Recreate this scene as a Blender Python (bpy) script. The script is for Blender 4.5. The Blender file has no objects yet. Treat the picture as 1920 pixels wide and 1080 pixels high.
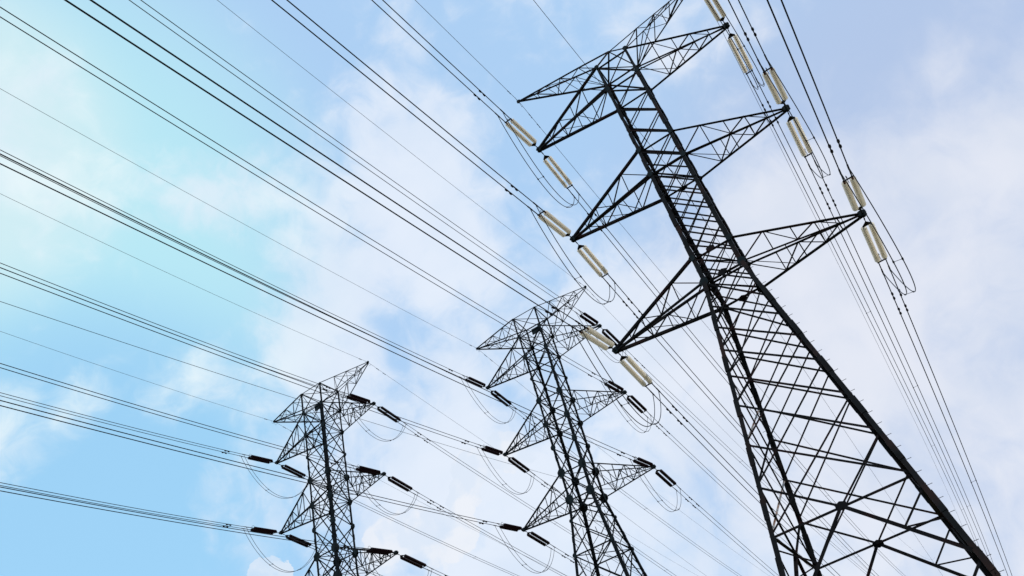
import bpy, bmesh, math, random
from mathutils import Vector, Matrix
random.seed(7)
S = bpy.context.scene
COL = S.collection
EYE = 1.6                       # eye height above the grass

# ------------------------------------------------------------------ camera
cam_data = bpy.data.cameras.new('camera')
cam = bpy.data.objects.new('camera', cam_data)
COL.objects.link(cam)
cam_data.sensor_width = 36.0
cam_data.lens = 36.0 * 1539.18 / 1920.0
cam_data.clip_start = 0.1
cam_data.clip_end = 8000
R_ = [(0.8157296, 0.5310588, -0.2292634), (-0.4965578, 0.4396267, -0.7484375), (-0.2966741, 0.7243652, 0.6223179)]
cm = Matrix((( R_[0][0], -R_[1][0], -R_[2][0], 4.118),
             ( R_[0][1], -R_[1][1], -R_[2][1], -47.2738),
             ( R_[0][2], -R_[1][2], -R_[2][2], EYE),
             (0, 0, 0, 1)))
cam.matrix_world = cm
S.camera = cam

# ------------------------------------------------------------------ exposure
S.view_settings.view_transform = 'Standard'
S.view_settings.look = 'None'
S.view_settings.exposure = 0.0
S.view_settings.gamma = 1.0
S.view_settings.use_curve_mapping = False

# ------------------------------------------------------------------ sun
SUN_EL, SUN_AZ = math.radians(42), math.radians(128)   # azimuth clockwise from +Y
sd = Vector((math.sin(SUN_AZ) * math.cos(SUN_EL), math.cos(SUN_AZ) * math.cos(SUN_EL), math.sin(SUN_EL)))
sun_d = bpy.data.lights.new('sun', 'SUN')
sun_d.energy = 2.2
sun_d.angle = math.radians(0.5)
sun_d.color = (1.0, 0.95, 0.87)
sun = bpy.data.objects.new('sun', sun_d)
COL.objects.link(sun)
sun.rotation_euler = (-sd).to_track_quat('-Z', 'Y').to_euler()
sun.location = (60, -80, 120)

# ------------------------------------------------------------------ sky with clouds (world directions only)
W = bpy.data.worlds.new("World")
S.world = W
W.use_nodes = True
nt = W.node_tree
nt.nodes.clear()
N = nt.nodes.new
L = nt.links.new
def math_n(op, a, b=None, c=None, clamp=False):
    n = N('ShaderNodeMath'); n.operation = op; n.use_clamp = clamp
    for i, v in enumerate((a, b, c)):
        if v is None: continue
        if isinstance(v, (int, float)): n.inputs[i].default_value = v
        else: L(v, n.inputs[i])
    return n.outputs[0]
def vmath(op, a, b=None, scale=None):
    n = N('ShaderNodeVectorMath'); n.operation = op
    for i, v in enumerate((a, b)):
        if v is None: continue
        if isinstance(v, (tuple, list)): n.inputs[i].default_value = v
        else: L(v, n.inputs[i])
    if scale is not None: n.inputs['Scale'].default_value = scale
    return n
def noise(vec, scale, detail, rough, dist=0.0, color=False):
    n = N('ShaderNodeTexNoise'); n.inputs['Scale'].default_value = scale; n.inputs['Detail'].default_value = detail
    n.inputs['Roughness'].default_value = rough; n.inputs['Distortion'].default_value = dist
    L(vec, n.inputs['Vector'])
    return n.outputs['Color'] if color else n.outputs['Fac']
def smooth(v, lo, hi, a=0.0, b=1.0):
    n = N('ShaderNodeMapRange'); n.interpolation_type = 'SMOOTHERSTEP'
    n.inputs['From Min'].default_value = lo; n.inputs['From Max'].default_value = hi
    n.inputs['To Min'].default_value = a; n.inputs['To Max'].default_value = b
    L(v, n.inputs['Value'])
    return n.outputs['Result']
def mixc(f, a, b):
    n = N('ShaderNodeMix'); n.data_type = 'RGBA'
    if isinstance(f, (int, float)): n.inputs['Factor'].default_value = f
    else: L(f, n.inputs['Factor'])
    for sck, v in (('A', a), ('B', b)):
        s_ = [i for i in n.inputs if i.name == sck and i.type == 'RGBA'][0]
        if isinstance(v, tuple): s_.default_value = (*v, 1)
        else: L(v, s_)
    return [o for o in n.outputs if o.type == 'RGBA'][0]

tc = N('ShaderNodeTexCoord')
dirv = tc.outputs['Generated']
sky = N('ShaderNodeTexSky')
sky.sky_type = 'NISHITA'
sky.sun_disc = False
sky.sun_elevation = SUN_EL
sky.sun_rotation = SUN_AZ
sky.air_density = 1.0
sky.dust_density = 1.6
sky.ozone_density = 1.6
SKY_STRENGTH = 0.15
skyc = vmath('SCALE', sky.outputs['Color'], scale=SKY_STRENGTH).outputs[0]

# cloud density: fractal noise pushed up or down by broad banks of cloud and clear gaps at fixed compass directions
warp = noise(dirv, 3.2, 4, 0.55, color=True)
wv = vmath('SUBTRACT', warp, (0.5, 0.5, 0.5)).outputs[0]
wd = vmath('NORMALIZE', vmath('ADD', dirv, vmath('SCALE', wv, scale=0.10).outputs[0]).outputs[0]).outputs[0]
BLOBS = [([-0.368, 0.554, 0.747], 0.992467, 0.42),
         ([-0.484, 0.593, 0.644], 0.996975, 0.4),
         ([-0.274, 0.566, 0.777], 0.997456, 0.34),
         ([-0.321, 0.655, 0.684], 0.996975, 0.25),
         ([-0.568, 0.273, 0.777], 0.997456, 0.34),
         ([-0.654, 0.51, 0.559], 0.996975, 0.12),
         ([-0.728, 0.413, 0.547], 0.997456, 0.06),
         ([-0.527, 0.419, 0.739], 0.997896, 0.22),
         ([-0.23, 0.495, 0.838], 0.999473, 0.25),
         ([-0.466, 0.792, 0.393], 0.992467, 0.4),
         ([-0.503, 0.634, 0.588], 0.998652, 0.36),
         ([-0.485, 0.706, 0.516], 0.995285, 0.3),
         ([-0.447, 0.737, 0.507], 0.996975, 0.25),
         ([-0.088, 0.799, 0.595], 0.989939, 0.4),
         ([-0.237, 0.805, 0.544], 0.995285, 0.28),
         ([0.123, 0.836, 0.535], 0.988061, 0.42),
         ([0.258, 0.79, 0.556], 0.995285, 0.3),
         ([-0.248, 0.888, 0.387], 0.98153, 0.34),
         ([0.02, 0.94, 0.339], 0.98153, 0.36),
         ([-0.618, 0.629, 0.472], 0.998295, 0.35),
         ([-0.165, 0.881, 0.443], 0.996975, 0.2),
         ([0.13, 0.685, 0.717], 0.999473, 0.3),
         ([-0.404, 0.832, 0.381], 0.99464, 0.2),
         ([-0.697, 0.55, 0.46], 0.993956, -0.5),
         ([-0.755, 0.486, 0.44], 0.993956, -0.4),
         ([-0.552, 0.517, 0.654], 0.997896, -0.25),
         ([-0.386, 0.377, 0.842], 0.991663, -0.4),
         ([-0.216, 0.665, 0.715], 0.997456, -0.28),
         ([-0.295, 0.45, 0.843], 0.997456, -0.18),
         ([-0.322, 0.813, 0.486], 0.997896, -0.3),
         ([-0.154, 0.59, 0.793], 0.995285, -0.22),
         ([0.227, 0.717, 0.66], 0.991663, -0.62),
         ([0.161, 0.888, 0.43], 0.995889, -0.22),
         ([-0.008, 0.881, 0.474], 0.998295, -0.1),
         ([-0.395, 0.621, 0.678], 0.999473, -0.2),
         ([-0.47, 0.548, 0.692], 0.999241, -0.25),
         ([-0.491, 0.278, 0.826], 0.993956, -0.4),
         ([-0.449, 0.7, 0.555], 0.998967, -0.3),
         ([-0.02, 0.856, 0.516], 0.998652, -0.2),
         ([-0.1, 0.732, 0.674], 0.996452, -0.45),
         ([0.031, 0.747, 0.664], 0.997456, -0.4),
         ([-0.399, 0.483, 0.78], 0.998295, -0.2),
         ([-0.529, 0.364, 0.767], 0.997456, -0.2),
         ([-0.639, 0.411, 0.65], 0.99464, -0.3),
         ([-0.365, 0.828, 0.425], 0.999241, -0.15),
         ([-0.385, 0.773, 0.504], 0.999241, -0.2),
         ([-0.17, 0.745, 0.645], 0.998652, -0.2)]
HEADS = [([-0.437, 0.775, 0.457], 0.999946, 0.6),
         ([-0.453, 0.779, 0.434], 0.999946, 0.6),
         ([-0.466, 0.782, 0.414], 0.999946, 0.55),
         ([-0.393, 0.793, 0.466], 0.999932, 0.5),
         ([-0.373, 0.807, 0.458], 0.999964, 0.4),
         ([-0.42, 0.78, 0.464], 0.99997, 0.4),
         ([-0.481, 0.782, 0.397], 0.999857, 0.55),
         ([-0.514, 0.755, 0.408], 0.99981, 0.55),
         ([-0.543, 0.737, 0.403], 0.999857, 0.5),
         ([-0.658, 0.647, 0.385], 0.999946, 0.6),
         ([-0.647, 0.658, 0.386], 0.99997, 0.5),
         ([-0.669, 0.634, 0.387], 0.99997, 0.45),
         ([-0.645, 0.6, 0.473], 0.999959, 0.4),
         ([-0.643, 0.612, 0.459], 0.999946, 0.3),
         ([-0.563, 0.733, 0.382], 0.999662, 0.4),
         ([-0.506, 0.777, 0.374], 0.999662, 0.4)]
def banks(vec, lst):
    acc = None
    for D, c, w in lst:
        d = vmath('DOT_PRODUCT', vec, tuple(D)).outputs['Value']
        ang = math.acos(c)
        m = smooth(d, math.cos(ang * 1.5), math.cos(ang * 0.2), 0.0, w)
        acc = m if acc is None else math_n('ADD', acc, m)
    return acc
bias = banks(wd, BLOBS)
n1 = noise(wd, 7.0, 9, 0.52, 0.2)
n2 = noise(wd, 28.0, 9, 0.60, 0.5)
dens = math_n('ADD', math_n('MULTIPLY', math_n('SUBTRACT', n1, 0.5), 2.0), math_n('MULTIPLY', math_n('SUBTRACT', n2, 0.5), 1.1))
calm = smooth(vmath('DOT_PRODUCT', dirv, (0.20, 0.87, 0.45)).outputs['Value'], 0.90, 0.985, 1.0, 0.55)
dens = math_n('MULTIPLY', dens, calm)
dens = math_n('ADD', math_n('ADD', dens, bias), 0.16)
cover = smooth(dens, -0.30, 0.88)
# small bright cumulus heads low in the north-west, with crisp lobed edges
wv2 = vmath('SUBTRACT', noise(dirv, 34.0, 5, 0.6, color=True), (0.5, 0.5, 0.5)).outputs[0]
wd2 = vmath('NORMALIZE', vmath('ADD', dirv, vmath('SCALE', wv2, scale=0.03).outputs[0]).outputs[0]).outputs[0]
head = math_n('ADD', banks(wd2, HEADS), math_n('MULTIPLY', math_n('SUBTRACT', noise(wd2, 60.0, 5, 0.55), 0.5), 0.7))
heads = smooth(head, 0.16, 0.50)
# the air itself: whiter and greener towards the west, greyer to the north-east
west = smooth(vmath('DOT_PRODUCT', dirv, (-0.657, 0.326, 0.680)).outputs['Value'], 0.915, 0.998)
east = smooth(vmath('DOT_PRODUCT', dirv, (0.25, 0.88, 0.40)).outputs['Value'], 0.82, 0.985)
haze_c = mixc(west, (0.46, 0.69, 0.985), (0.54, 0.90, 1.0))
blue = smooth(vmath('DOT_PRODUCT', dirv, (-0.732, 0.500, 0.463)).outputs['Value'], 0.955, 0.998)
haze_c = mixc(blue, haze_c, (0.37, 0.70, 0.99))
glow = smooth(vmath('DOT_PRODUCT', dirv, (-0.633, 0.217, 0.743)).outputs['Value'], 0.975, 0.9995, 0.0, 0.7)
haze_c = mixc(glow, haze_c, (0.80, 0.97, 0.99))
haze_c = mixc(east, haze_c, (0.50, 0.625, 0.87))
air = mixc(0.88, skyc, haze_c)
n3 = noise(wd, 8.0, 7, 0.5)
cloud_c = mixc(west, (0.84, 0.895, 0.99), (0.85, 0.96, 0.99))
cloud_c = mixc(east, cloud_c, (0.84, 0.86, 0.935))
shade = smooth(n3, 0.35, 0.7, 0.0, 0.5)
cloud_c = mixc(shade, cloud_c, mixc(east, (0.66, 0.77, 0.93), (0.67, 0.735, 0.86)))
final = mixc(math_n('MULTIPLY', cover, 0.86), air, cloud_c)
final = mixc(math_n('MULTIPLY', heads, 0.6), final, mixc(smooth(noise(wd2, 26.0, 6, 0.5), 0.38, 0.62), (0.90, 0.91, 0.95), (0.72, 0.81, 0.94)))
bg = N('ShaderNodeBackground')
bg.inputs['Strength'].default_value = 1.0
L(final, bg.inputs['Color'])
ow = N('ShaderNodeOutputWorld')
L(bg.outputs[0], ow.inputs['Surface'])

# ------------------------------------------------------------------ materials
def mat(name, base, rough=0.6, metal=0.0, var=0.25, scale=3.0, second=None, second_amt=0.5, bump=0.0, transl=0.0, spec=0.12):
    m = bpy.data.materials.new(name); m.use_nodes = True
    t = m.node_tree; t.nodes.clear()
    out = t.nodes.new('ShaderNodeOutputMaterial'); b = t.nodes.new('ShaderNodeBsdfPrincipled')
    b.inputs['Roughness'].default_value = rough; b.inputs['Metallic'].default_value = metal
    b.inputs['Specular IOR Level'].default_value = spec
    tcn = t.nodes.new('ShaderNodeTexCoord'); no = t.nodes.new('ShaderNodeTexNoise')
    no.inputs['Scale'].default_value = scale; no.inputs['Detail'].default_value = 6
    t.links.new(tcn.outputs['Object'], no.inputs['Vector'])
    r = t.nodes.new('ShaderNodeValToRGB')
    lo = [max(0, x * (1 - var)) for x in base]; hi = [min(1, x * (1 + var)) for x in base]
    r.color_ramp.elements[0].position = 0.3; r.color_ramp.elements[0].color = (*lo, 1)
    r.color_ramp.elements[1].position = 0.7; r.color_ramp.elements[1].color = (*hi, 1)
    t.links.new(no.outputs['Fac'], r.inputs['Fac'])
    colour = r.outputs['Color']
    if second:
        n2_ = t.nodes.new('ShaderNodeTexNoise'); n2_.inputs['Scale'].default_value = scale * 0.45; n2_.inputs['Detail'].default_value = 8
        t.links.new(tcn.outputs['Object'], n2_.inputs['Vector'])
        mr = t.nodes.new('ShaderNodeMapRange'); mr.inputs['From Min'].default_value = 0.52; mr.inputs['From Max'].default_value = 0.66
        mr.inputs['To Max'].default_value = second_amt
        t.links.new(n2_.outputs['Fac'], mr.inputs['Value'])
        mx = t.nodes.new('ShaderNodeMix'); mx.data_type = 'RGBA'
        t.links.new(mr.outputs['Result'], mx.inputs[0]); t.links.new(colour, mx.inputs[6]); mx.inputs[7].default_value = (*second, 1)
        colour = mx.outputs[2]
    t.links.new(colour, b.inputs['Base Color'])
    if bump:
        bp = t.nodes.new('ShaderNodeBump'); bp.inputs['Strength'].default_value = bump
        t.links.new(no.outputs['Fac'], bp.inputs['Height']); t.links.new(bp.outputs['Normal'], b.inputs['Normal'])
    if transl:
        tr = t.nodes.new('ShaderNodeBsdfTranslucent'); t.links.new(colour, tr.inputs['Color'])
        ms = t.nodes.new('ShaderNodeMixShader'); ms.inputs[0].default_value = transl
        t.links.new(b.outputs[0], ms.inputs[1]); t.links.new(tr.outputs[0], ms.inputs[2]); t.links.new(ms.outputs[0], out.inputs['Surface'])
    else:
        t.links.new(b.outputs[0], out.inputs['Surface'])
    return m
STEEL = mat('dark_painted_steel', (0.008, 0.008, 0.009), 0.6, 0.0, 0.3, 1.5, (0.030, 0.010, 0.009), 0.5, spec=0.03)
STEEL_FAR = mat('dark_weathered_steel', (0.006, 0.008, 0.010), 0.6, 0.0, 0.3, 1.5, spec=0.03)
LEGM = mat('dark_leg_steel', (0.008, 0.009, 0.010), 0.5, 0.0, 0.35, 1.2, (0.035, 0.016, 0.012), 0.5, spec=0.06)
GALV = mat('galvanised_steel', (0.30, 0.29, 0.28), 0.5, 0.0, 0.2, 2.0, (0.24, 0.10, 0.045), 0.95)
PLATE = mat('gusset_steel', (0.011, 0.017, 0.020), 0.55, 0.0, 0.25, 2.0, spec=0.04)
WIRE = mat('weathered_conductor', (0.010, 0.011, 0.014), 0.55, 0.0, 0.15, 6.0, spec=0.06)
EARTH = mat('earth_wire_steel', (0.03, 0.033, 0.038), 0.5, 0.0, 0.15, 6.0)
JUMP = mat('jumper_aluminium', (0.025, 0.028, 0.032), 0.5, 0.0, 0.2, 4.0)
FIT = mat('fitting_steel', (0.010, 0.008, 0.009), 0.5, 0.0, 0.3, 6.0, spec=0.06)
GLASS = mat('pale_insulator_glass', (0.98, 0.92, 0.82), 0.15, 0.0, 0.03, 4.0, transl=0.62, spec=0.5)
CAP = mat('insulator_cap_rust', (0.16, 0.065, 0.03), 0.6, 0.0, 0.3, 9.0)
BROWN = mat('brown_porcelain', (0.010, 0.004, 0.006), 0.3, 0.0, 0.2, 4.0, spec=0.12)
CONC = mat('concrete', (0.33, 0.32, 0.30), 0.9, 0.0, 0.15, 3.0, bump=0.3)
GRASS = mat('dry_grass', (0.16, 0.145, 0.075), 0.95, 0.0, 0.35, 0.25, (0.22, 0.17, 0.11), 0.6)

# ------------------------------------------------------------------ object helpers
def link(o, parent=None):
    COL.objects.link(o)
    if parent: o.parent = parent
    return o
def obj(name, bm, m, parent=None, shade=False):
    me = bpy.data.meshes.new(name)
    bm.to_mesh(me); bm.free()
    me.materials.append(m)
    if shade:
        for p in me.polygons: p.use_smooth = True
    return link(bpy.data.objects.new(name, me), parent)
def tag(o, label, cat, group=None):
    o['label'] = label; o['category'] = cat
    if group: o['group'] = group
    return o
def empty(name, loc=(0, 0, 0)):
    o = bpy.data.objects.new(name, None); o.location = loc; o.empty_display_size = 0.5
    return link(o)

def prism(bm, p, q, prof, ref):
    """extrude a closed 2D profile from p to q; ref fixes the profile's first axis"""
    p, q = Vector(p), Vector(q); d = (q - p)
    if d.length < 1e-6: return
    d.normalize(); ref = Vector(ref)
    a = ref - d * ref.dot(d)
    if a.length < 1e-3:
        ref = Vector((0.3, 0.9, 0.2)); a = ref - d * ref.dot(d)
    a.normalize(); b = d.cross(a)
    va = [bm.verts.new(p + a * x + b * y) for x, y in prof]
    vb = [bm.verts.new(q + a * x + b * y) for x, y in prof]
    n = len(prof)
    for i in range(n):
        j = (i + 1) % n
        bm.faces.new((va[i], va[j], vb[j], vb[i]))
    bm.faces.new(list(reversed(va))); bm.faces.new(vb)
def angle(bm, p, q, s, ref=(0, 0, 1), t=None):
    t = t or s * 0.13
    prism(bm, p, q, [(-s/2, -s/2), (s/2, -s/2), (s/2, -s/2 + t), (-s/2 + t, -s/2 + t), (-s/2 + t, s/2), (-s/2, s/2)], ref)
def bar(bm, p, q, w, h, ref=(0, 0, 1)):
    prism(bm, p, q, [(-w/2, -h/2), (w/2, -h/2), (w/2, h/2), (-w/2, h/2)], ref)
def rod(bm, p, q, r, n=8):
    prism(bm, p, q, [(r * math.cos(2*math.pi*i/n), r * math.sin(2*math.pi*i/n)) for i in range(n)], (0.1, 0.2, 1))
def tube(bm, pts, r, n=6):
    rings = []
    m = len(pts)
    for i in range(m):
        d = (pts[min(i+1, m-1)] - pts[max(i-1, 0)]).normalized()
        up = Vector((0, 0, 1)); a = d.cross(up)
        if a.length < 1e-3: a = Vector((1, 0, 0))
        a.normalize(); b = a.cross(d)
        rings.append([bm.verts.new(pts[i] + a * (r*math.cos(2*math.pi*k/n)) + b * (r*math.sin(2*math.pi*k/n))) for k in range(n)])
    for i in range(m-1):
        for k in range(n):
            bm.faces.new((rings[i][k], rings[i][(k+1) % n], rings[i+1][(k+1) % n], rings[i+1][k]))
    bm.faces.new(rings[0]); bm.faces.new(list(reversed(rings[-1])))
def plate(bm, c, ax, ay, r, th, n=8, sq=1.0):
    c, ax, ay = Vector(c), Vector(ax).normalized(), Vector(ay).normalized()
    nz = ax.cross(ay)
    lo, hi = [], []
    for i in range(n):
        a = 2*math.pi*(i+0.5)/n
        v = ax * math.cos(a) * r + ay * math.sin(a) * r * sq
        lo.append(bm.verts.new(c + v - nz*th/2)); hi.append(bm.verts.new(c + v + nz*th/2))
    for i in range(n):
        j = (i+1) % n
        bm.faces.new((lo[i], lo[j], hi[j], hi[i]))
    bm.faces.new(list(reversed(lo))); bm.faces.new(hi)
def lerp(a, b, t): return a + (b - a) * t

# ------------------------------------------------------------------ pylons
# numbers: levels of the three cross arms (upper and lower chord), body half widths, arm reach
M1 = dict(z=dict(u1=55.7153, l1=52.4753, u2=44.4074, l2=41.6636, u3=32.923, l3=30.7628), wt=1.4758, ww=1.4635,
          arm=(9.0573-0.0573, 9.0573, 9.0985), horn=9.2099, zh=59.439, zt=58.0502, ridge=(2.983, 58.5514), ky=(0.8221, 1.3484), sl=0.1398)
M2 = dict(z=dict(u1=66.7592, l1=63.2355, u2=56.2533, l2=52.6778, u3=45.7476, l3=42.2166), wt=1.7531, ww=1.6161,
          arm=(9.0, 8.9652, 9.0372), horn=9.0719, zh=70.0548, zt=70.0125, ridge=(1.7521, 1.8449), ky=(1.0474, 1.1253), sl=0.1344)
PY = {1: dict(m=M1, pos=(0, 0, EYE), yaw=0.0, typ=1), 2: dict(m=M2, pos=(-30.0541, 39.2655, -2.2357 + EYE), yaw=0.0222, typ=2),
      3: dict(m=M2, pos=(-60.2118, 29.3396, -2.2446 + EYE), yaw=-0.0172, typ=3)}
def widths(m, z):
    zu, zl = m['z']['u1'], m['z']['l3']
    if z >= zl:
        f = (zu - z) / (zu - zl)
        return lerp(m['wt'], m['ww'], f), lerp(m['wt']*m['ky'][0], m['ww']*m['ky'][1], f)
    return m['ww'] + m['sl']*(zl - z), m['ww']*m['ky'][1] + m['sl']*(zl - z)
def corner(m, leg, z):
    wx, wy = widths(m, z)
    return Vector(((-1 if leg[1] == 'L' else 1)*wx, (-1 if leg[0] == 'F' else 1)*wy, z))
def tips(m):
    P = {}
    for i in (1, 2, 3):
        for s, a in ((-1, 'L'), (1, 'R')):
            P['T%s%d' % (a, i)] = Vector((s*m['arm'][i-1], 0, m['z']['l%d' % i] - 0.1))
    for s, a in ((-1, 'L'), (1, 'R')):
        P['H'+a] = Vector((s*m['horn'], 0, m['zh']))
    return P
def world(t, v):
    p = PY[t]; c, s = math.cos(p['yaw']), math.sin(p['yaw'])
    return Vector((p['pos'][0] + c*v.x - s*v.y, p['pos'][1] + s*v.x + c*v.y, p['pos'][2] + v.z))
LEGS = ('FL', 'FR', 'NL', 'NR')
FACES = {'front': ('FL', 'FR'), 'back': ('NL', 'NR'), 'left': ('FL', 'NL'), 'right': ('FR', 'NR')}

def lace(bm, a0, a1, b0, b1, ts, s, posts=True, flip=False, ref=(0, 0, 1)):
    """zigzag lacing between chord a (a0->a1) and chord b (b0->b1)"""
    for i in range(1, len(ts)):
        A, B = lerp(a0, a1, ts[i]), lerp(b0, b1, ts[i])
        if posts: angle(bm, A, B, s, ref)
        if (i % 2 == 0) != flip: angle(bm, lerp(a0, a1, ts[i-1]), B, s, ref)
        else: angle(bm, A, lerp(b0, b1, ts[i-1]), s, ref)

def build_pylon(name, m, typ, base_z, st, legm):
    root = empty(name)
    z = m['z']; T = tips(m)
    near = typ == 1
    gz = -base_z                                     # ground level in this pylon's own frame
    leg_s = 0.34 if near else 0.30
    # --- legs, each an angle section with spliced cover plates, on a concrete stub
    for lg in LEGS:
        bm = bmesh.new()
        top = z['u1'] + (0 if near else 0)
        sx = -1 if lg[1] == 'L' else 1; sy = -1 if lg[0] == 'F' else 1
        def legseg(z0, z1, s):
            p, q = corner(m, lg, z0), corner(m, lg, z1)
            # two flanges along the faces, corner outwards
            w = s; t = 0.034
            for ax, off in (((1, 0, 0), (0, 1)), ((0, 1, 0), (1, 0))):
                if ax[0]:
                    o = Vector((-sx*w/2, -sy*t/2*0, 0)); prism(bm, p + o, q + o, [(-w/2, -t/2), (w/2, -t/2), (w/2, t/2), (-w/2, t/2)], (1, 0, 0))
                else:
                    o = Vector((-sx*t/2, -sy*(w/2 + t/2), 0)); prism(bm, p + o, q + o, [(-w/2, -t/2), (w/2, -t/2), (w/2, t/2), (-w/2, t/2)], (0, 1, 0))
        if near:
            zs = [top, z['l1'], z['u2'], z['l2'], 37.3, z['l3'], 25.5, 20.0, 13.4, 6.0, gz]
            ss = [0.20, 0.23, 0.25, 0.27, 0.30, 0.26, 0.25, 0.25, 0.27, 0.30]
        else:
            zs = [top, z['l1'], z['l2'], z['l3'], 35.5, 24.0, 12.0, gz]
            ss = [0.22, 0.26, 0.30, 0.32, 0.34, 0.36, 0.38]
        for a, b, s in zip(zs[:-1], zs[1:], ss):
            legseg(a, b, s)
        # splice covers on the outside of the angle
        zc = top - 3.0
        step = 3.1 if near else 5.2
        while zc > gz + 3:
            p, q = corner(m, lg, zc), corner(m, lg, zc - (1.1 if near else 0.7))
            w = 0.30 if near else 0.32
            o = Vector((-sx*(w/2 - 0.03), sy*0.035, 0)); bar(bm, p + o, q + o, w, 0.03, (1, 0, 0))
            o = Vector((sx*0.022, -sy*(w/2 - 0.03), 0)); bar(bm, p + o, q + o, 0.03, w, (1, 0, 0))
            zc -= step
        leg = obj('leg', bm, legm, root)
        bm = bmesh.new()
        c0 = corner(m, lg, gz)
        plate(bm, c0 + Vector((0, 0, 0.15)), (1, 0, 0), (0, 1, 0), 0.75, 0.7, 4)
        plate(bm, c0 + Vector((0, 0, 0.6)), (1, 0, 0), (0, 1, 0), 0.5, 0.25, 4)
        obj('footing', bm, CONC, leg)
        if near and lg in ('FR', 'NL'):              # climbing bolts
            zb = 33.0 if lg == 'FR' else 54.0
            k = 0
            while zb > gz + 3 and k < 46:
                p = corner(m, lg, zb)
                bm = bmesh.new()
                d = Vector((sx*1.0, 0, 0)) if k % 2 == 0 or lg == 'NL' else Vector((sx*1.0, 0, 0))
                rod(bm, p + Vector((0, 0, 0)), p + d*0.24, 0.014, 6)
                rod(bm, p + d*0.235, p + d*0.25, 0.026, 6)
                obj('step_bolt', bm, legm, leg)
                zb -= 0.78; k += 1
    # --- body bracing
    if near:
        up = [z['u1'], z['l1'], 49.8, 47.1, z['u2'], z['l2']]
        n2 = [z['l2'] + (z['u3'] - z['l2'])*i/6 for i in range(1, 6)]
        low = [z['u3'], (z['u3']+z['l3'])/2, z['l3']]
        tap = [28.85, 27.15, 25.4, 23.5, 21.45, 18.85, 16.3, 13.5]
        single = up
        double = [z['u2'], 43.0, z['l2']] + n2 + low + tap
    else:
        single = [z['u1'], z['l1'], 59.75, z['u2'], z['l2'], 49.3, z['u3'], z['l3'], 39.6, 35.5, 30.3, 24.0, 16.0, 7.0]
        double = []
    for fn, (la, lb) in FACES.items():
        bm = bmesh.new(); bg_ = bmesh.new(); ngalv = 0
        side = fn in ('left', 'right')
        ref = (0, 1, 0) if not side else (1, 0, 0)
        inn = Vector((0, 0.10 if fn == 'front' else -0.10, 0)) if not side else Vector((0.10 if fn == 'left' else -0.10, 0, 0))
        in2 = inn * 0.45
        def C(l, zz): return corner(m, l, zz)
        s1 = (0.11 if near else 0.13) if not side else (0.10 if near else 0.11)
        for i in range(len(single)-1):
            a, b = single[i], single[i+1]
            angle(bm, C(la, a) + inn, C(lb, b) + inn, s1, ref)
            angle(bm, C(lb, a) + in2, C(la, b) + in2, s1, ref)
            if not near:
                # light redundants from the crossing out to the legs
                mid = (C(la, a) + C(lb, b) + C(lb, a) + C(la, b))/4
                if side or a <= z['l3'] + 0.1:
                    for l_ in (la, lb):
                        o_ = lb if l_ == la else la
                        m1_ = lerp(C(l_, a), C(o_, b), 0.27); m2_ = lerp(C(l_, b), C(o_, a), 0.27)
                        hz = (a+b)/2
                        angle(bm, m1_ + inn*0.7, C(l_, hz), 0.07, ref); angle(bm, m2_ + inn*0.7, C(l_, hz), 0.07, ref)
                        if a <= z['l3'] + 0.1:
                            m3_ = lerp(C(l_, a), C(o_, b), 0.27); angle(bm, m3_ + inn*0.6, lerp(C(l_, a), C(o_, a), 0.28), 0.06, ref)
        for i in range(len(double)-2):
            a, b = double[i], double[i+2]
            s = 0.09 if a > z['l3'] else 0.10
            if side: s = 0.085
            angle(bm, C(la, a) + inn, C(lb, b) + inn, s, ref)
            tgt = bg_ if (near and fn == 'left' and a < 27 and i % 2 == 0) else bm
            if tgt is bg_: ngalv += 1
            angle(tgt, C(lb, a) + in2, C(la, b) + in2, s, ref)
        if near:
            # big lower panels: beam with a centre plate and K legs
            zc = 13.5
            zk = [zc, 9.0, 4.0]
            mid = (C(la, zc) + C(lb, zc))/2
            angle(bm, C(la, 16.3) + inn, mid + inn, 0.11, ref); angle(bm, C(lb, 16.3) + inn, mid + inn, 0.10, ref)
            for l_ in (la, lb):
                o_ = lb if l_ == la else la
                zf = 9.0 if not side else 8.0
                foot = C(l_, zf)
                angle(bm, mid + in2, foot + in2, 0.17, ref)
                P = lerp(mid, foot, 0.476) + inn
                angle(bm, P, C(l_, 12.9) + inn, 0.085, ref)
                angle(bm, P, C(l_, 11.0) + inn, 0.07, ref)
                angle(bm, foot + inn, C(o_, gz + 1.0) + inn*(1 if l_ == la else .45), 0.13, ref)
        else:
            angle(bm, C(la, 7.0) + inn, C(lb, gz + 0.9) + inn, 0.18, ref)
            angle(bm, C(lb, 7.0) + in2, C(la, gz + 0.9) + in2, 0.18, ref)
        obj('side_bracing', bm, st, root)
        if ngalv: obj('replaced_brace', bg_, GALV, root)['label'] = 'bare grey and rusty replacement braces'
        else: bg_.free()
        # horizontal beams
        levels = [z[k] for k in ('u1', 'l1', 'u2', 'l2', 'u3', 'l3')] + ([13.5] if near else [35.5, 16.0])
        for lv in levels:
            bm = bmesh.new()
            big = lv < 14 or not side
            sz = ((0.13 if lv == 13.5 and not side else 0.18) if big else 0.12) if near else (0.17 if not side else 0.13)
            off = inn*1.5
            angle(bm, C(la, lv) + off, C(lb, lv) + off, sz, (0, 0, 1))
            if near and ((fn == 'back' and lv in (z['l2'], z['l3'], 13.5)) or (fn == 'front' and lv in (z['u3'], z['l3'], 13.5))):
                mid = (C(la, lv) + C(lb, lv))/2 - inn*0.2
                plate(bm, mid, (1, 0, 0), (0, 0, 1), 0.34 if lv > 14 else 0.34, 0.03, 6, 0.7)
            obj('cross_beam', bm, st, root)
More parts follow.
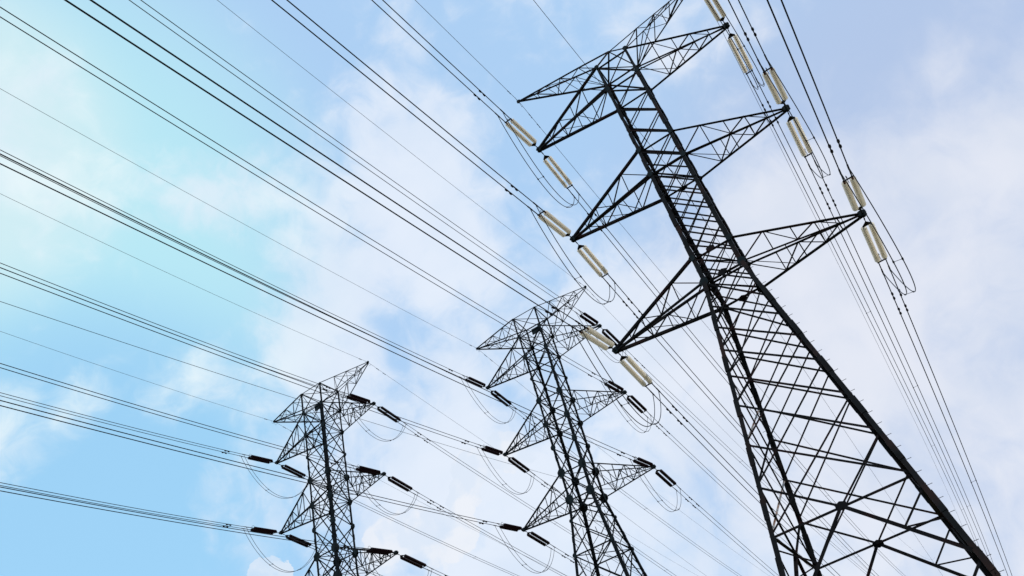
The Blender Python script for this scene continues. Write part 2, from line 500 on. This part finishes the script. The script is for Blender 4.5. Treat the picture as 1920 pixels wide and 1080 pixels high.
    # plan bracing at each arm level
    for lv in [z[k] for k in ('u1', 'l1', 'u2', 'l2', 'u3', 'l3')] + ([] if near else [35.5]):
        bm = bmesh.new()
        angle(bm, corner(m, 'FL', lv), corner(m, 'NR', lv), 0.10, (0, 0, 1))
        if not near:
            angle(bm, corner(m, 'FR', lv) + Vector((0, 0, 0.1)), corner(m, 'NL', lv) + Vector((0, 0, 0.1)), 0.10, (0, 0, 1))
        obj('plan_bracing', bm, st, root)
    # gusset plates where the bracing meets the legs
    if near: gl = [(z[k], 0.22) for k in ('u1', 'l1', 'u2', 'l2', 'u3')] + [(z['l3'], 0.30)]
    else: gl = [(z['u1'], .30), (z['l1'], .32), (59.75, .27), (z['u2'], .44), (z['l2'], .42), (49.3, .36), (z['u3'], .54), (z['l3'], .56), (39.6, .22), (35.5, .26)]
    for lv, r in gl:
        for lg in LEGS:
            sx = -1 if lg[1] == 'L' else 1; sy = -1 if lg[0] == 'F' else 1
            c = corner(m, lg, lv) + Vector((-sx*r*0.35, sy*0.06, 0))
            bm = bmesh.new()
            plate(bm, c, (1, 0, 0), (0, 0, 1), r, 0.03, 8, 1.15)
            if not near and lv < 60:
                plate(bm, corner(m, lg, lv) + Vector((sx*0.06, -sy*r*0.3, 0)), (0, 1, 0), (0, 0, 1), r*0.85, 0.03, 8, 1.1)
            obj('gusset_plate', bm, PLATE, root)
    # --- cross arms
    TS = [0.0, 0.26, 0.47, 0.66, 0.83] if near else [0.0, 0.22, 0.42, 0.60, 0.75, 0.87]
    for i in (1, 2, 3):
        for sx, a in ((-1, 'L'), (1, 'R')):
            tip = T['T%s%d' % (a, i)]
            uF, uN = corner(m, 'F'+a, z['u%d' % i]), corner(m, 'N'+a, z['u%d' % i])
            lF, lN = corner(m, 'F'+a, z['l%d' % i]), corner(m, 'N'+a, z['l%d' % i])
            tF, tN = tip + Vector((-sx*0.15, -0.10, 0)), tip + Vector((-sx*0.15, 0.10, 0))
            tu = Vector((0, 0, 0.16))
            bm = bmesh.new()
            s = 0.075 if near else 0.080
            lace(bm, uF, tF+tu, lF, tF, TS, s)
            lace(bm, uN, tN+tu, lN, tN, TS, s, flip=True)
            lace(bm, lF, tF, lN, tN, [0, 0.36, 0.66] if near else [0, 0.3, 0.55, 0.76], s*0.85, flip=True)
            arm = obj('cross_arm', bm, st, root)
            for (p, q, cs) in ((uF, tF+tu, 0.19), (uN, tN+tu, 0.16), (lF, tF, 0.13), (lN, tN, 0.20)):
                bm = bmesh.new()
                angle(bm, p, q, cs if near else cs*0.78, (0, 0, 1))
                obj('chord', bm, st, arm)
            bm = bmesh.new()
            plate(bm, tip + Vector((0, -0.13, 0.07)), (1, 0, 0), (0, 0, 1), 0.30, 0.03, 7, 0.8)
            plate(bm, tip + Vector((0, 0.13, 0.07)), (1, 0, 0), (0, 0, 1), 0.30, 0.03, 7, 0.8)
            bar(bm, tip + Vector((-sx*0.25, 0, 0.17)), tip + Vector((sx*0.22, 0, 0.17)), 0.24, 0.05)
            rod(bm, tip + Vector((sx*0.05, -0.28, 0)), tip + Vector((sx*0.05, 0.28, 0)), 0.07)
            rod(bm, tip + Vector((sx*0.16, -0.2, 0.1)), tip + Vector((sx*0.16, 0.2, 0.1)), 0.05)
            obj('tip_plate', bm, PLATE, arm)
    # --- earth wire arms and top
    for sx, a in ((-1, 'L'), (1, 'R')):
        tip = T['H'+a]
        uF, uN = corner(m, 'F'+a, z['u1']), corner(m, 'N'+a, z['u1'])
        s = 0.06 if near else 0.075
        bm = bmesh.new()
        if near:
            A = Vector((0, 0, m['zt'])); B = Vector((sx*m['ridge'][0], 0, m['ridge'][1]))
            chords = [(A, B, 0.10), (B, tip, 0.10), (uF, tip, 0.10), (uN, tip, 0.13)]
            ts = [0.0, 0.30, 0.55, 0.77]
            lace(bm, B, tip, uF, tip, ts, s, flip=True)
            lace(bm, B, tip, uN, tip, ts, s, flip=False)
            lace(bm, uF, tip, uN, tip, [0, .25, .5, .75], s, flip=False)
            angle(bm, B, uF, 0.08); angle(bm, B, uN, 0.08)
            angle(bm, A, uF, 0.11); angle(bm, A, uN, 0.11)
        else:
            tF = Vector((sx*m['ridge'][0], -m['ridge'][1], m['zt'])); tN = Vector((sx*m['ridge'][0], m['ridge'][1], m['zt']))
            chords = [(tF, tip + Vector((0, -.08, 0)), 0.12), (tN, tip + Vector((0, .08, 0)), 0.11), (uF, tip + Vector((0, -.08, -.1)), 0.12), (uN, tip + Vector((0, .08, -.1)), 0.14), (uF, tF, 0.17), (uN, tN, 0.17)]
            ts = [0.0, 0.30, 0.56, 0.78]
            lace(bm, tF, tip, uF, tip, ts, s, flip=True)
            lace(bm, tN, tip, uN, tip, ts, s)
            lace(bm, tF, tip, tN, tip, ts, s, flip=False)
            lace(bm, uF, tip, uN, tip, ts, s, flip=True)
            angle(bm, tF, tN, 0.15); angle(bm, tF, uN, 0.08); angle(bm, tN, uF, 0.08)
            if sx == -1:
                oF = Vector((m['ridge'][0], -m['ridge'][1], m['zt'])); oN = Vector((m['ridge'][0], m['ridge'][1], m['zt']))
                angle(bm, tF, oF, 0.12); angle(bm, tN, oN, 0.20); angle(bm, tF, oN, 0.10)
                vF, vN = corner(m, 'FR', z['u1']), corner(m, 'NR', z['u1'])
                angle(bm, oF, uF, 0.09); angle(bm, tF, vF, 0.09); angle(bm, oN, uN, 0.09); angle(bm, tN, vN, 0.09)
        arm = obj('earth_wire_arm', bm, st, root)
        for p, q, cs in chords:
            bm = bmesh.new(); angle(bm, p, q, cs, (0, 0, 1)); obj('chord', bm, st, arm)
        bm = bmesh.new()
        plate(bm, tip, (1, 0, 0), (0, 0, 1), 0.2, 0.12, 6)
        obj('tip_plate', bm, PLATE, arm)
    if not near:
        bm = bmesh.new()
        c = corner(m, 'FR', z['u1']) + Vector((-0.75, 0.18, -0.25))
        bar(bm, c + Vector((-0.75, 0, 0)), c + Vector((0.75, 0, 0)), 0.95, 0.03, (0, 0, 1))
        obj('sign_plate', bm, PLATE, root)
    p = PY[typ]
    root.location = (p['pos'][0], p['pos'][1], 0)
    root.rotation_euler = (0, 0, p['yaw'])
    for ch in root.children: ch.location.z = base_z
    return root

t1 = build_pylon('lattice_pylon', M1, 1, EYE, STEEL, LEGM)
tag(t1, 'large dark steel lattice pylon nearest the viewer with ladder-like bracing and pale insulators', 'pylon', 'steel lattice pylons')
t2 = build_pylon('lattice_pylon', M2, 2, EYE - 2.2357, STEEL_FAR, STEEL_FAR)
tag(t2, 'middle dark steel lattice pylon with dark insulators, between the two others', 'pylon', 'steel lattice pylons')
t3 = t2.copy(); COL.objects.link(t3)
for ch in t2.children:
    c = ch.copy(); COL.objects.link(c); c.parent = t3
    for g in ch.children:
        d = g.copy(); COL.objects.link(d); d.parent = c
t3.location = (PY[3]['pos'][0], PY[3]['pos'][1], 0); t3.rotation_euler = (0, 0, PY[3]['yaw'])
tag(t3, 'leftmost dark steel lattice pylon, showing smallest, with brown insulators', 'pylon', 'steel lattice pylons')

# ------------------------------------------------------------------ insulator sets (built along +X, tower end at the origin)
def insulator_bm(r, pitch, n, glass):
    bm = bmesh.new()
    seg = 14
    prof = [(0.0, 0.028), (0.012, 0.05), (0.022, r*0.62), (0.036, r*0.97), (0.044, r), (0.048, r*0.95), (0.040, r*0.6), (0.042, 0.035), (pitch, 0.028)]
    if not glass: prof = [(0.0, 0.04), (0.02, 0.07), (0.04, r*0.75), (0.07, r), (0.078, r*0.92), (0.07, r*0.6), (0.072, 0.05), (pitch, 0.04)]
    for k in range(n):
        x0 = k*pitch
        rings = []
        for x, rr in prof:
            x = min(x, pitch)
            rings.append([bm.verts.new((x0 + x, rr*math.cos(2*math.pi*j/seg), rr*math.sin(2*math.pi*j/seg))) for j in range(seg)])
        for a in range(len(rings)-1):
            for j in range(seg):
                bm.faces.new((rings[a][j], rings[a][(j+1) % seg], rings[a+1][(j+1) % seg], rings[a+1][j]))
    return bm
def cap_bm(pitch, n, r):
    bm = bmesh.new()
    for k in range(n):
        rod(bm, (k*pitch + 0.055, 0, 0), (k*pitch + pitch*0.94, 0, 0), r, 8)
    return bm
SETS = {}
def insulator_set(kind):
    """pair of strings with yokes; first call builds, later calls copy every part"""
    if kind in SETS:
        src = SETS[kind]
        r = src.copy(); COL.objects.link(r)
        for ch in src.children:
            c = ch.copy(); COL.objects.link(c); c.parent = r
            for g in ch.children:
                d = g.copy(); COL.objects.link(d); d.parent = c
        return r
    root = empty('insulator_set')
    glass = kind == 'glass'
    gap = 0.50 if glass else 0.56
    r, pitch, n = (0.190, 0.205, 19) if glass else (0.195, 0.135, 29)
    x0 = 1.12
    for s in (-1, 1):
        st = obj('insulator_string', insulator_bm(r, pitch, n, glass), GLASS if glass else BROWN, root, True)
        st.location = (x0, s*gap/2, 0)
        c = obj('metal_cap', cap_bm(pitch, n, 0.070 if glass else 0.055), CAP if glass else FIT, st)
    bm = bmesh.new()                                   # triangular yoke at the tower end
    v = [(0.62, 0, 0), (0.98, gap/2 + 0.06, 0), (1.05, gap/2 + 0.03, 0), (1.05, -gap/2 - 0.03, 0), (0.98, -gap/2 - 0.06, 0)]
    lo = [bm.verts.new((x, y, -0.02)) for x, y, _ in v]; hi = [bm.verts.new((x, y, 0.02)) for x, y, _ in v]
    for i in range(5):
        j = (i+1) % 5; bm.faces.new((lo[i], lo[j], hi[j], hi[i]))
    bm.faces.new(list(reversed(lo))); bm.faces.new(hi)
    for s in (-1, 1): rod(bm, (0.98, s*gap/2, 0), (1.14, s*gap/2, 0), 0.035)
    obj('yoke_plate', bm, FIT, root)
    bm = bmesh.new()                                   # bar yoke at the line end
    xe = x0 + n*pitch
    bar(bm, (xe + 0.12, -gap/2 - 0.08, 0), (xe + 0.12, gap/2 + 0.08, 0), 0.05, 0.10)
    for s in (-1, 1):
        rod(bm, (xe - 0.03, s*gap/2, 0), (xe + 0.16, s*gap/2, 0), 0.035)
        rod(bm, (xe + 0.14, s*gap/2, 0), (6.35, s*0.25, 0.0), 0.040)
    obj('line_yoke', bm, FIT, root)
    bm = bmesh.new()
    for k in range(3):
        a = 0.05 + 0.19*k
        rod(bm, (a, 0, -0.03 if k % 2 else 0.03), (a + 0.22, 0, 0.03 if k % 2 else -0.03), 0.045 if k % 2 else 0.03)
    obj('shackle', bm, FIT, root)
    bm = bmesh.new()
    pts = []
    for k in range(11):
        a = math.pi*k/10
        pts.append(Vector((xe + 0.12 - 0.30 + 0.32*math.cos(a), 0.0 + (0.18 if glass else 0.1)*0, 0.06 + (0.42 if not glass else 0.30)*math.sin(a))))
    tube(bm, pts, 0.018)
    obj('arcing_horn', bm, FIT, root)
    SETS[kind] = root
    return root

# wires: tower, tip, side (-1 over the viewer, +1 away), heading, slope, sag curvature
WIRES = [(1, 'TL1', -1, -0.0292, -0.1434, 0.000301),
         (1, 'TL2', -1, -0.0255, -0.1416, 0.000301),
         (1, 'TL3', -1, -0.0222, -0.1382, 0.000301),
         (1, 'TR1', -1, -0.0541, -0.1401, 0.000301),
         (1, 'TR2', -1, -0.0178, -0.144, 0.000301),
         (1, 'TR3', -1, -0.013, -0.1467, 0.000301),
         (1, 'HL', -1, -0.0274, -0.1425, 0.000301),
         (1, 'TL1', 1, -0.0191, -0.1061, 0.000543),
         (1, 'TL2', 1, -0.0203, -0.1039, 0.000543),
         (1, 'TL3', 1, -0.021, -0.1044, 0.000543),
         (1, 'TR1', 1, -0.0149, -0.1028, 0.000543),
         (1, 'TR2', 1, -0.0189, -0.0991, 0.000543),
         (1, 'TR3', 1, -0.0257, -0.1134, 0.000543),
         (1, 'HR', 1, -0.0186, -0.1049, 0.000543),
         (1, 'HL', 1, 0.0011, -0.1, 0.000543),
         (2, 'TL1', -1, -0.0083, -0.132, 0.000365),
         (2, 'TR3', -1, -0.0155, -0.1333, 0.000365),
         (2, 'TR1', -1, -0.0204, -0.1399, 0.000365),
         (2, 'TR2', -1, -0.0168, -0.1342, 0.000365),
         (2, 'TL2', -1, -0.0107, -0.135, 0.000365),
         (2, 'TL3', -1, -0.004, -0.1342, 0.000365),
         (2, 'HL', -1, -0.0088, -0.1305, 0.000365),
         (2, 'HR', -1, -0.0157, -0.1354, 0.000365),
         (2, 'TL1', 1, 0.01, -0.142, 0.000385),
         (2, 'TR1', 1, 0.0235, -0.1349, 0.000385),
         (2, 'TR2', 1, 0.0066, -0.1454, 0.000385),
         (2, 'TR3', 1, 0.0011, -0.1495, 0.000385),
         (2, 'TL2', 1, 0.0024, -0.1517, 0.000385),
         (2, 'TL3', 1, 0.0163, -0.1343, 0.000385),
         (3, 'TR1', -1, 0.0157, -0.1638, 0.000596),
         (3, 'TL1', -1, 0.0209, -0.1545, 0.000596),
         (3, 'TR2', -1, 0.0225, -0.1541, 0.000596),
         (3, 'TL2', -1, 0.0256, -0.1393, 0.000596),
         (3, 'TR3', -1, 0.0252, -0.1529, 0.000596),
         (3, 'HL', -1, 0.0279, -0.1406, 0.000596),
         (3, 'HR', -1, 0.0219, -0.1513, 0.000596),
         (3, 'TL1', 1, 0.0118, -0.1064, 0.000378),
         (3, 'TR1', 1, -0.0049, -0.1314, 0.000378),
         (3, 'TR2', 1, 0.0009, -0.1238, 0.000378),
         (3, 'TR3', 1, 0.0077, -0.1129, 0.000378),
         (1, 'HR', -1, -0.0274, -0.1425, 0.000301),
         (2, 'HL', 1, 0.01, -0.143, 0.000385),
         (2, 'HR', 1, 0.01, -0.143, 0.000385),
         (3, 'HL', 1, 0.004, -0.12, 0.000378),
         (3, 'HR', 1, 0.004, -0.12, 0.000378),
         (3, 'TL2', 1, 0.0085, -0.118, 0.000378)]
TN = {1: 'nearest pylon', 2: 'middle pylon', 3: 'leftmost pylon'}
AN = {'1': 'upper', '2': 'middle', '3': 'lowest'}
SN = {'L': 'left', 'R': 'right'}
DN = {-1: 'up-left', 1: 'down-right'}
def ray(t, tip, side, az, s, cc, off=0.0):
    o = world(t, tips(PY[t]['m'])[tip]); lat = Vector((math.cos(az), -side*math.sin(az), 0)) * off
    return lambda u: Vector((o.x + u*math.sin(az), o.y + side*u*math.cos(az), o.z + s*u + cc*u*u)) + lat
def span(f, u0, u1):
    us = [u0]
    while us[-1] < u1:
        us.append(min(u1, us[-1] + 1.0 + 0.03*us[-1]))
    return [f(u) for u in us]
def damper(f, u, parent, r=0.080, drop=0.10, ln=0.34):
    bm = bmesh.new()
    c = f(u); d = (f(u + 0.3) - f(u - 0.3)).normalized(); dn = Vector((0, 0, -drop))
    rod(bm, c + dn - d*ln, c + dn + d*ln, 0.014, 6)
    rod(bm, c + dn*1.0 - Vector((0, 0, 0.02)), c + Vector((0, 0, 0.045)), 0.03, 6)
    for s in (-1, 1):
        rod(bm, c + dn + d*(s*ln*1.15), c + dn + d*(s*ln*0.62), r, 8)
        rod(bm, c + dn + d*(s*ln*0.62), c + dn + d*(s*ln*0.42), r*0.7, 8)
    obj('vibration_damper', bm, FIT, parent)
def spacer(f, g, u, parent, m=FIT):
    bm = bmesh.new()
    a, b = f(u), g(u)
    rod(bm, a, b, 0.016, 6)
    d = (f(u + 0.1) - f(u - 0.1)).normalized()
    for p in (a, b): rod(bm, p - d*0.07, p + d*0.07, 0.055, 8)
    obj('spacer', bm, m, parent)
tipdir = {}
for t, tip, side, az, s, cc in WIRES:
    if tip[0] == 'H':
        f = ray(t, tip, side, az, s, cc)
        e = empty('earth_wire', f(0))
        def sub(name, bm, m):
            o = obj(name, bm, m, e); o.location = -e.location; return o
        bm = bmesh.new(); tube(bm, span(f, 0.2, 330), 0.020 if t == 1 else 0.018, 5)
        sub('cable', bm, EARTH)
        for u in ((2.0, 3.4) if side == 1 else (1.7,)):
            damper(f, u, e, 0.04, 0.06, 0.24)
            e.children[-1].location = -e.location
        bm = bmesh.new()
        c = f(0)
        pts = [c + Vector((0, side*0.25*k/8*0 + side*0.6*k/8, -0.5*math.sin(math.pi*k/8))) for k in range(9)]
        tube(bm, pts, 0.012, 5)
        sub('bonding_loop', bm, EARTH)
        tag(e, 'thin earth wire from the top %s arm of the %s, running %s' % (SN[tip[1]], TN[t], DN[side]), 'earth wire', 'earth wires')
        continue
    a, i = tip[1], tip[2]
    where = '%s %s arm of the %s' % (AN[i], SN[a], TN[t])
    f0 = ray(t, tip, side, az, s, cc)
    tipdir[(t, tip, side)] = (az, s, cc)
    # insulators
    st = insulator_set('glass' if t == 1 else 'brown')
    d = (f0(6) - f0(0)).normalized(); y = Vector((0, 0, 1)).cross(d).normalized(); zz = d.cross(y)
    Mx = Matrix(((d.x, y.x, zz.x), (d.y, y.y, zz.y), (d.z, y.z, zz.z))).to_4x4(); Mx.translation = f0(0.12)
    st.matrix_world = Mx
    tag(st, ('pale glass twin insulator strings' if t == 1 else 'dark brown twin insulator strings') + ' on the %s, pointing %s' % (where, 'up-left' if side == -1 else 'down-right'),
        'insulators', 'twin insulator strings')
    # the two conductors of the phase
    e = empty('twin_conductor', f0(6.3))
    fs = [ray(t, tip, side, az, s, cc, o_) for o_ in (-0.25, 0.25)]
    for f in fs:
        bm = bmesh.new(); tube(bm, span(f, 6.2, 340), 0.036 if t == 1 else 0.032, 6)
        obj('cable', bm, WIRE, e)
        bm = bmesh.new(); rod(bm, f(6.1), f(6.75), 0.052, 8); obj('dead_end_clamp', bm, FIT, e)
        for u in ((9.4, 11.5) if side == 1 else (9.4,)): damper(f, u, e)
    for u in ((47,) if side == 1 else (150, 220)) + ((95, 140) if side == 1 else ()):
        spacer(fs[0], fs[1], u, e)
    for ch in e.children: ch.location = -e.location
    tag(e, 'pair of black conductors from the %s, running %s' % (where, DN[side]), 'power line', 'twin conductors')
# jumper loops under every phase with both sides
for (t, tip, side), _ in list(tipdir.items()):
    if side != -1 or (t, tip, 1) not in tipdir: continue
    fa, fb = [[ray(t, tip, sd_, *tipdir[(t, tip, sd_)], off=o_) for o_ in (-0.25, 0.25)] for sd_ in (-1, 1)]
    sag = {1: 4.9, 2: 4.4, 3: 4.4}[t]
    e = empty('jumper_loop', fa[0](6.4))
    gs = []
    for k in (0, 1):
        A, B = fa[k](6.45), fb[k](6.45)
        def g(u, A=A, B=B, k=k):
            u = min(max(u, 0), 1); v = lerp(A, B, u); v.z -= sag*(4*u*(1-u))**0.88 * (1.0 + 0.02*k); return v
        gs.append(g)
        bm = bmesh.new(); tube(bm, [g(j/44) for j in range(45)], 0.030 if t == 1 else 0.027, 6)
        obj('cable', bm, JUMP, e)
    for u in (0.33, 0.72):
        spacer(gs[0], gs[1], u, e, JUMP)
    for ch in e.children: ch.location = -e.location
    tag(e, 'slack jumper loop hanging under the %s %s arm of the %s' % (AN[tip[2]], SN[tip[1]], TN[t]), 'jumper cable', 'jumper loops')
# fibre cables clamped to the pylon bodies
for t, side, z0, az, s, lab in ((1, -1, 41.8, -0.0188, -0.129, 'thin black communication cable from the body of the nearest pylon, running to the upper left'),
                           (1, 1, 41.9, -0.0151, -0.132, 'thin black communication cable from the body of the nearest pylon, running down to the right'),
                           (2, -1, 41.96 + 2.2357, -0.0281, -0.1516, 'thin cable from the body of the middle pylon, running to the upper left'),
                           (2, 1, 41.96 + 2.2357, 0.005, -0.14, 'thin cable from the body of the middle pylon, running down to the right')):
    o = Vector((PY[t]['pos'][0], PY[t]['pos'][1], z0 + (EYE if t == 1 else PY[t]['pos'][2])))
    f = lambda u, o=o, az=az, s=s, side=side: Vector((o.x + u*math.sin(az), o.y + side*u*math.cos(az), o.z + s*u + 0.0004*u*u))
    e = empty('communication_cable', o)
    bm = bmesh.new(); tube(bm, span(f, 1.2, 330), 0.016, 5); obj('cable', bm, WIRE, e)
    for u in ((3.4, 5.6) if side == 1 else (3.6, 5.6)): damper(f, u, e, 0.04, 0.05, 0.2)
    bm = bmesh.new(); rod(bm, f(0.2), f(1.5), 0.035, 8); obj('dead_end_clamp', bm, FIT, e)
    bm = bmesh.new()
    tube(bm, [f(1.0) + Vector((0.45*math.sin(math.pi*k/12), -side*0.08*k, -1.1*math.sin(math.pi*k/12))) for k in range(13)], 0.012, 5)
    obj('slack_loop', bm, WIRE, e)
    for ch in e.children: ch.location = -e.location
    tag(e, lab, 'cable', 'communication cables')

# ------------------------------------------------------------------ ground
bm = bmesh.new()
n = 60; Lh = 3000.0
vs = [[None]*(n+1) for _ in range(n+1)]
for i in range(n+1):
    for j in range(n+1):
        x = (i/n*2-1); yv = (j/n*2-1)
        x = math.copysign(abs(x)**2.2, x)*Lh; yv = math.copysign(abs(yv)**2.2, yv)*Lh
        rr = math.hypot(x, yv)
        h = 0.0 if rr < 110 else min(1.0, (rr-110)/300)*(1.2*math.sin(x*0.011 + 1) + 1.0*math.cos(yv*0.009)) - 0.2*min(1.0, (rr-110)/300)
        vs[i][j] = bm.verts.new((x, yv, h))
for i in range(n):
    for j in range(n):
        bm.faces.new((vs[i][j], vs[i+1][j], vs[i+1][j+1], vs[i][j+1]))
g = obj('ground', bm, GRASS, None, True)
g['kind'] = 'structure'
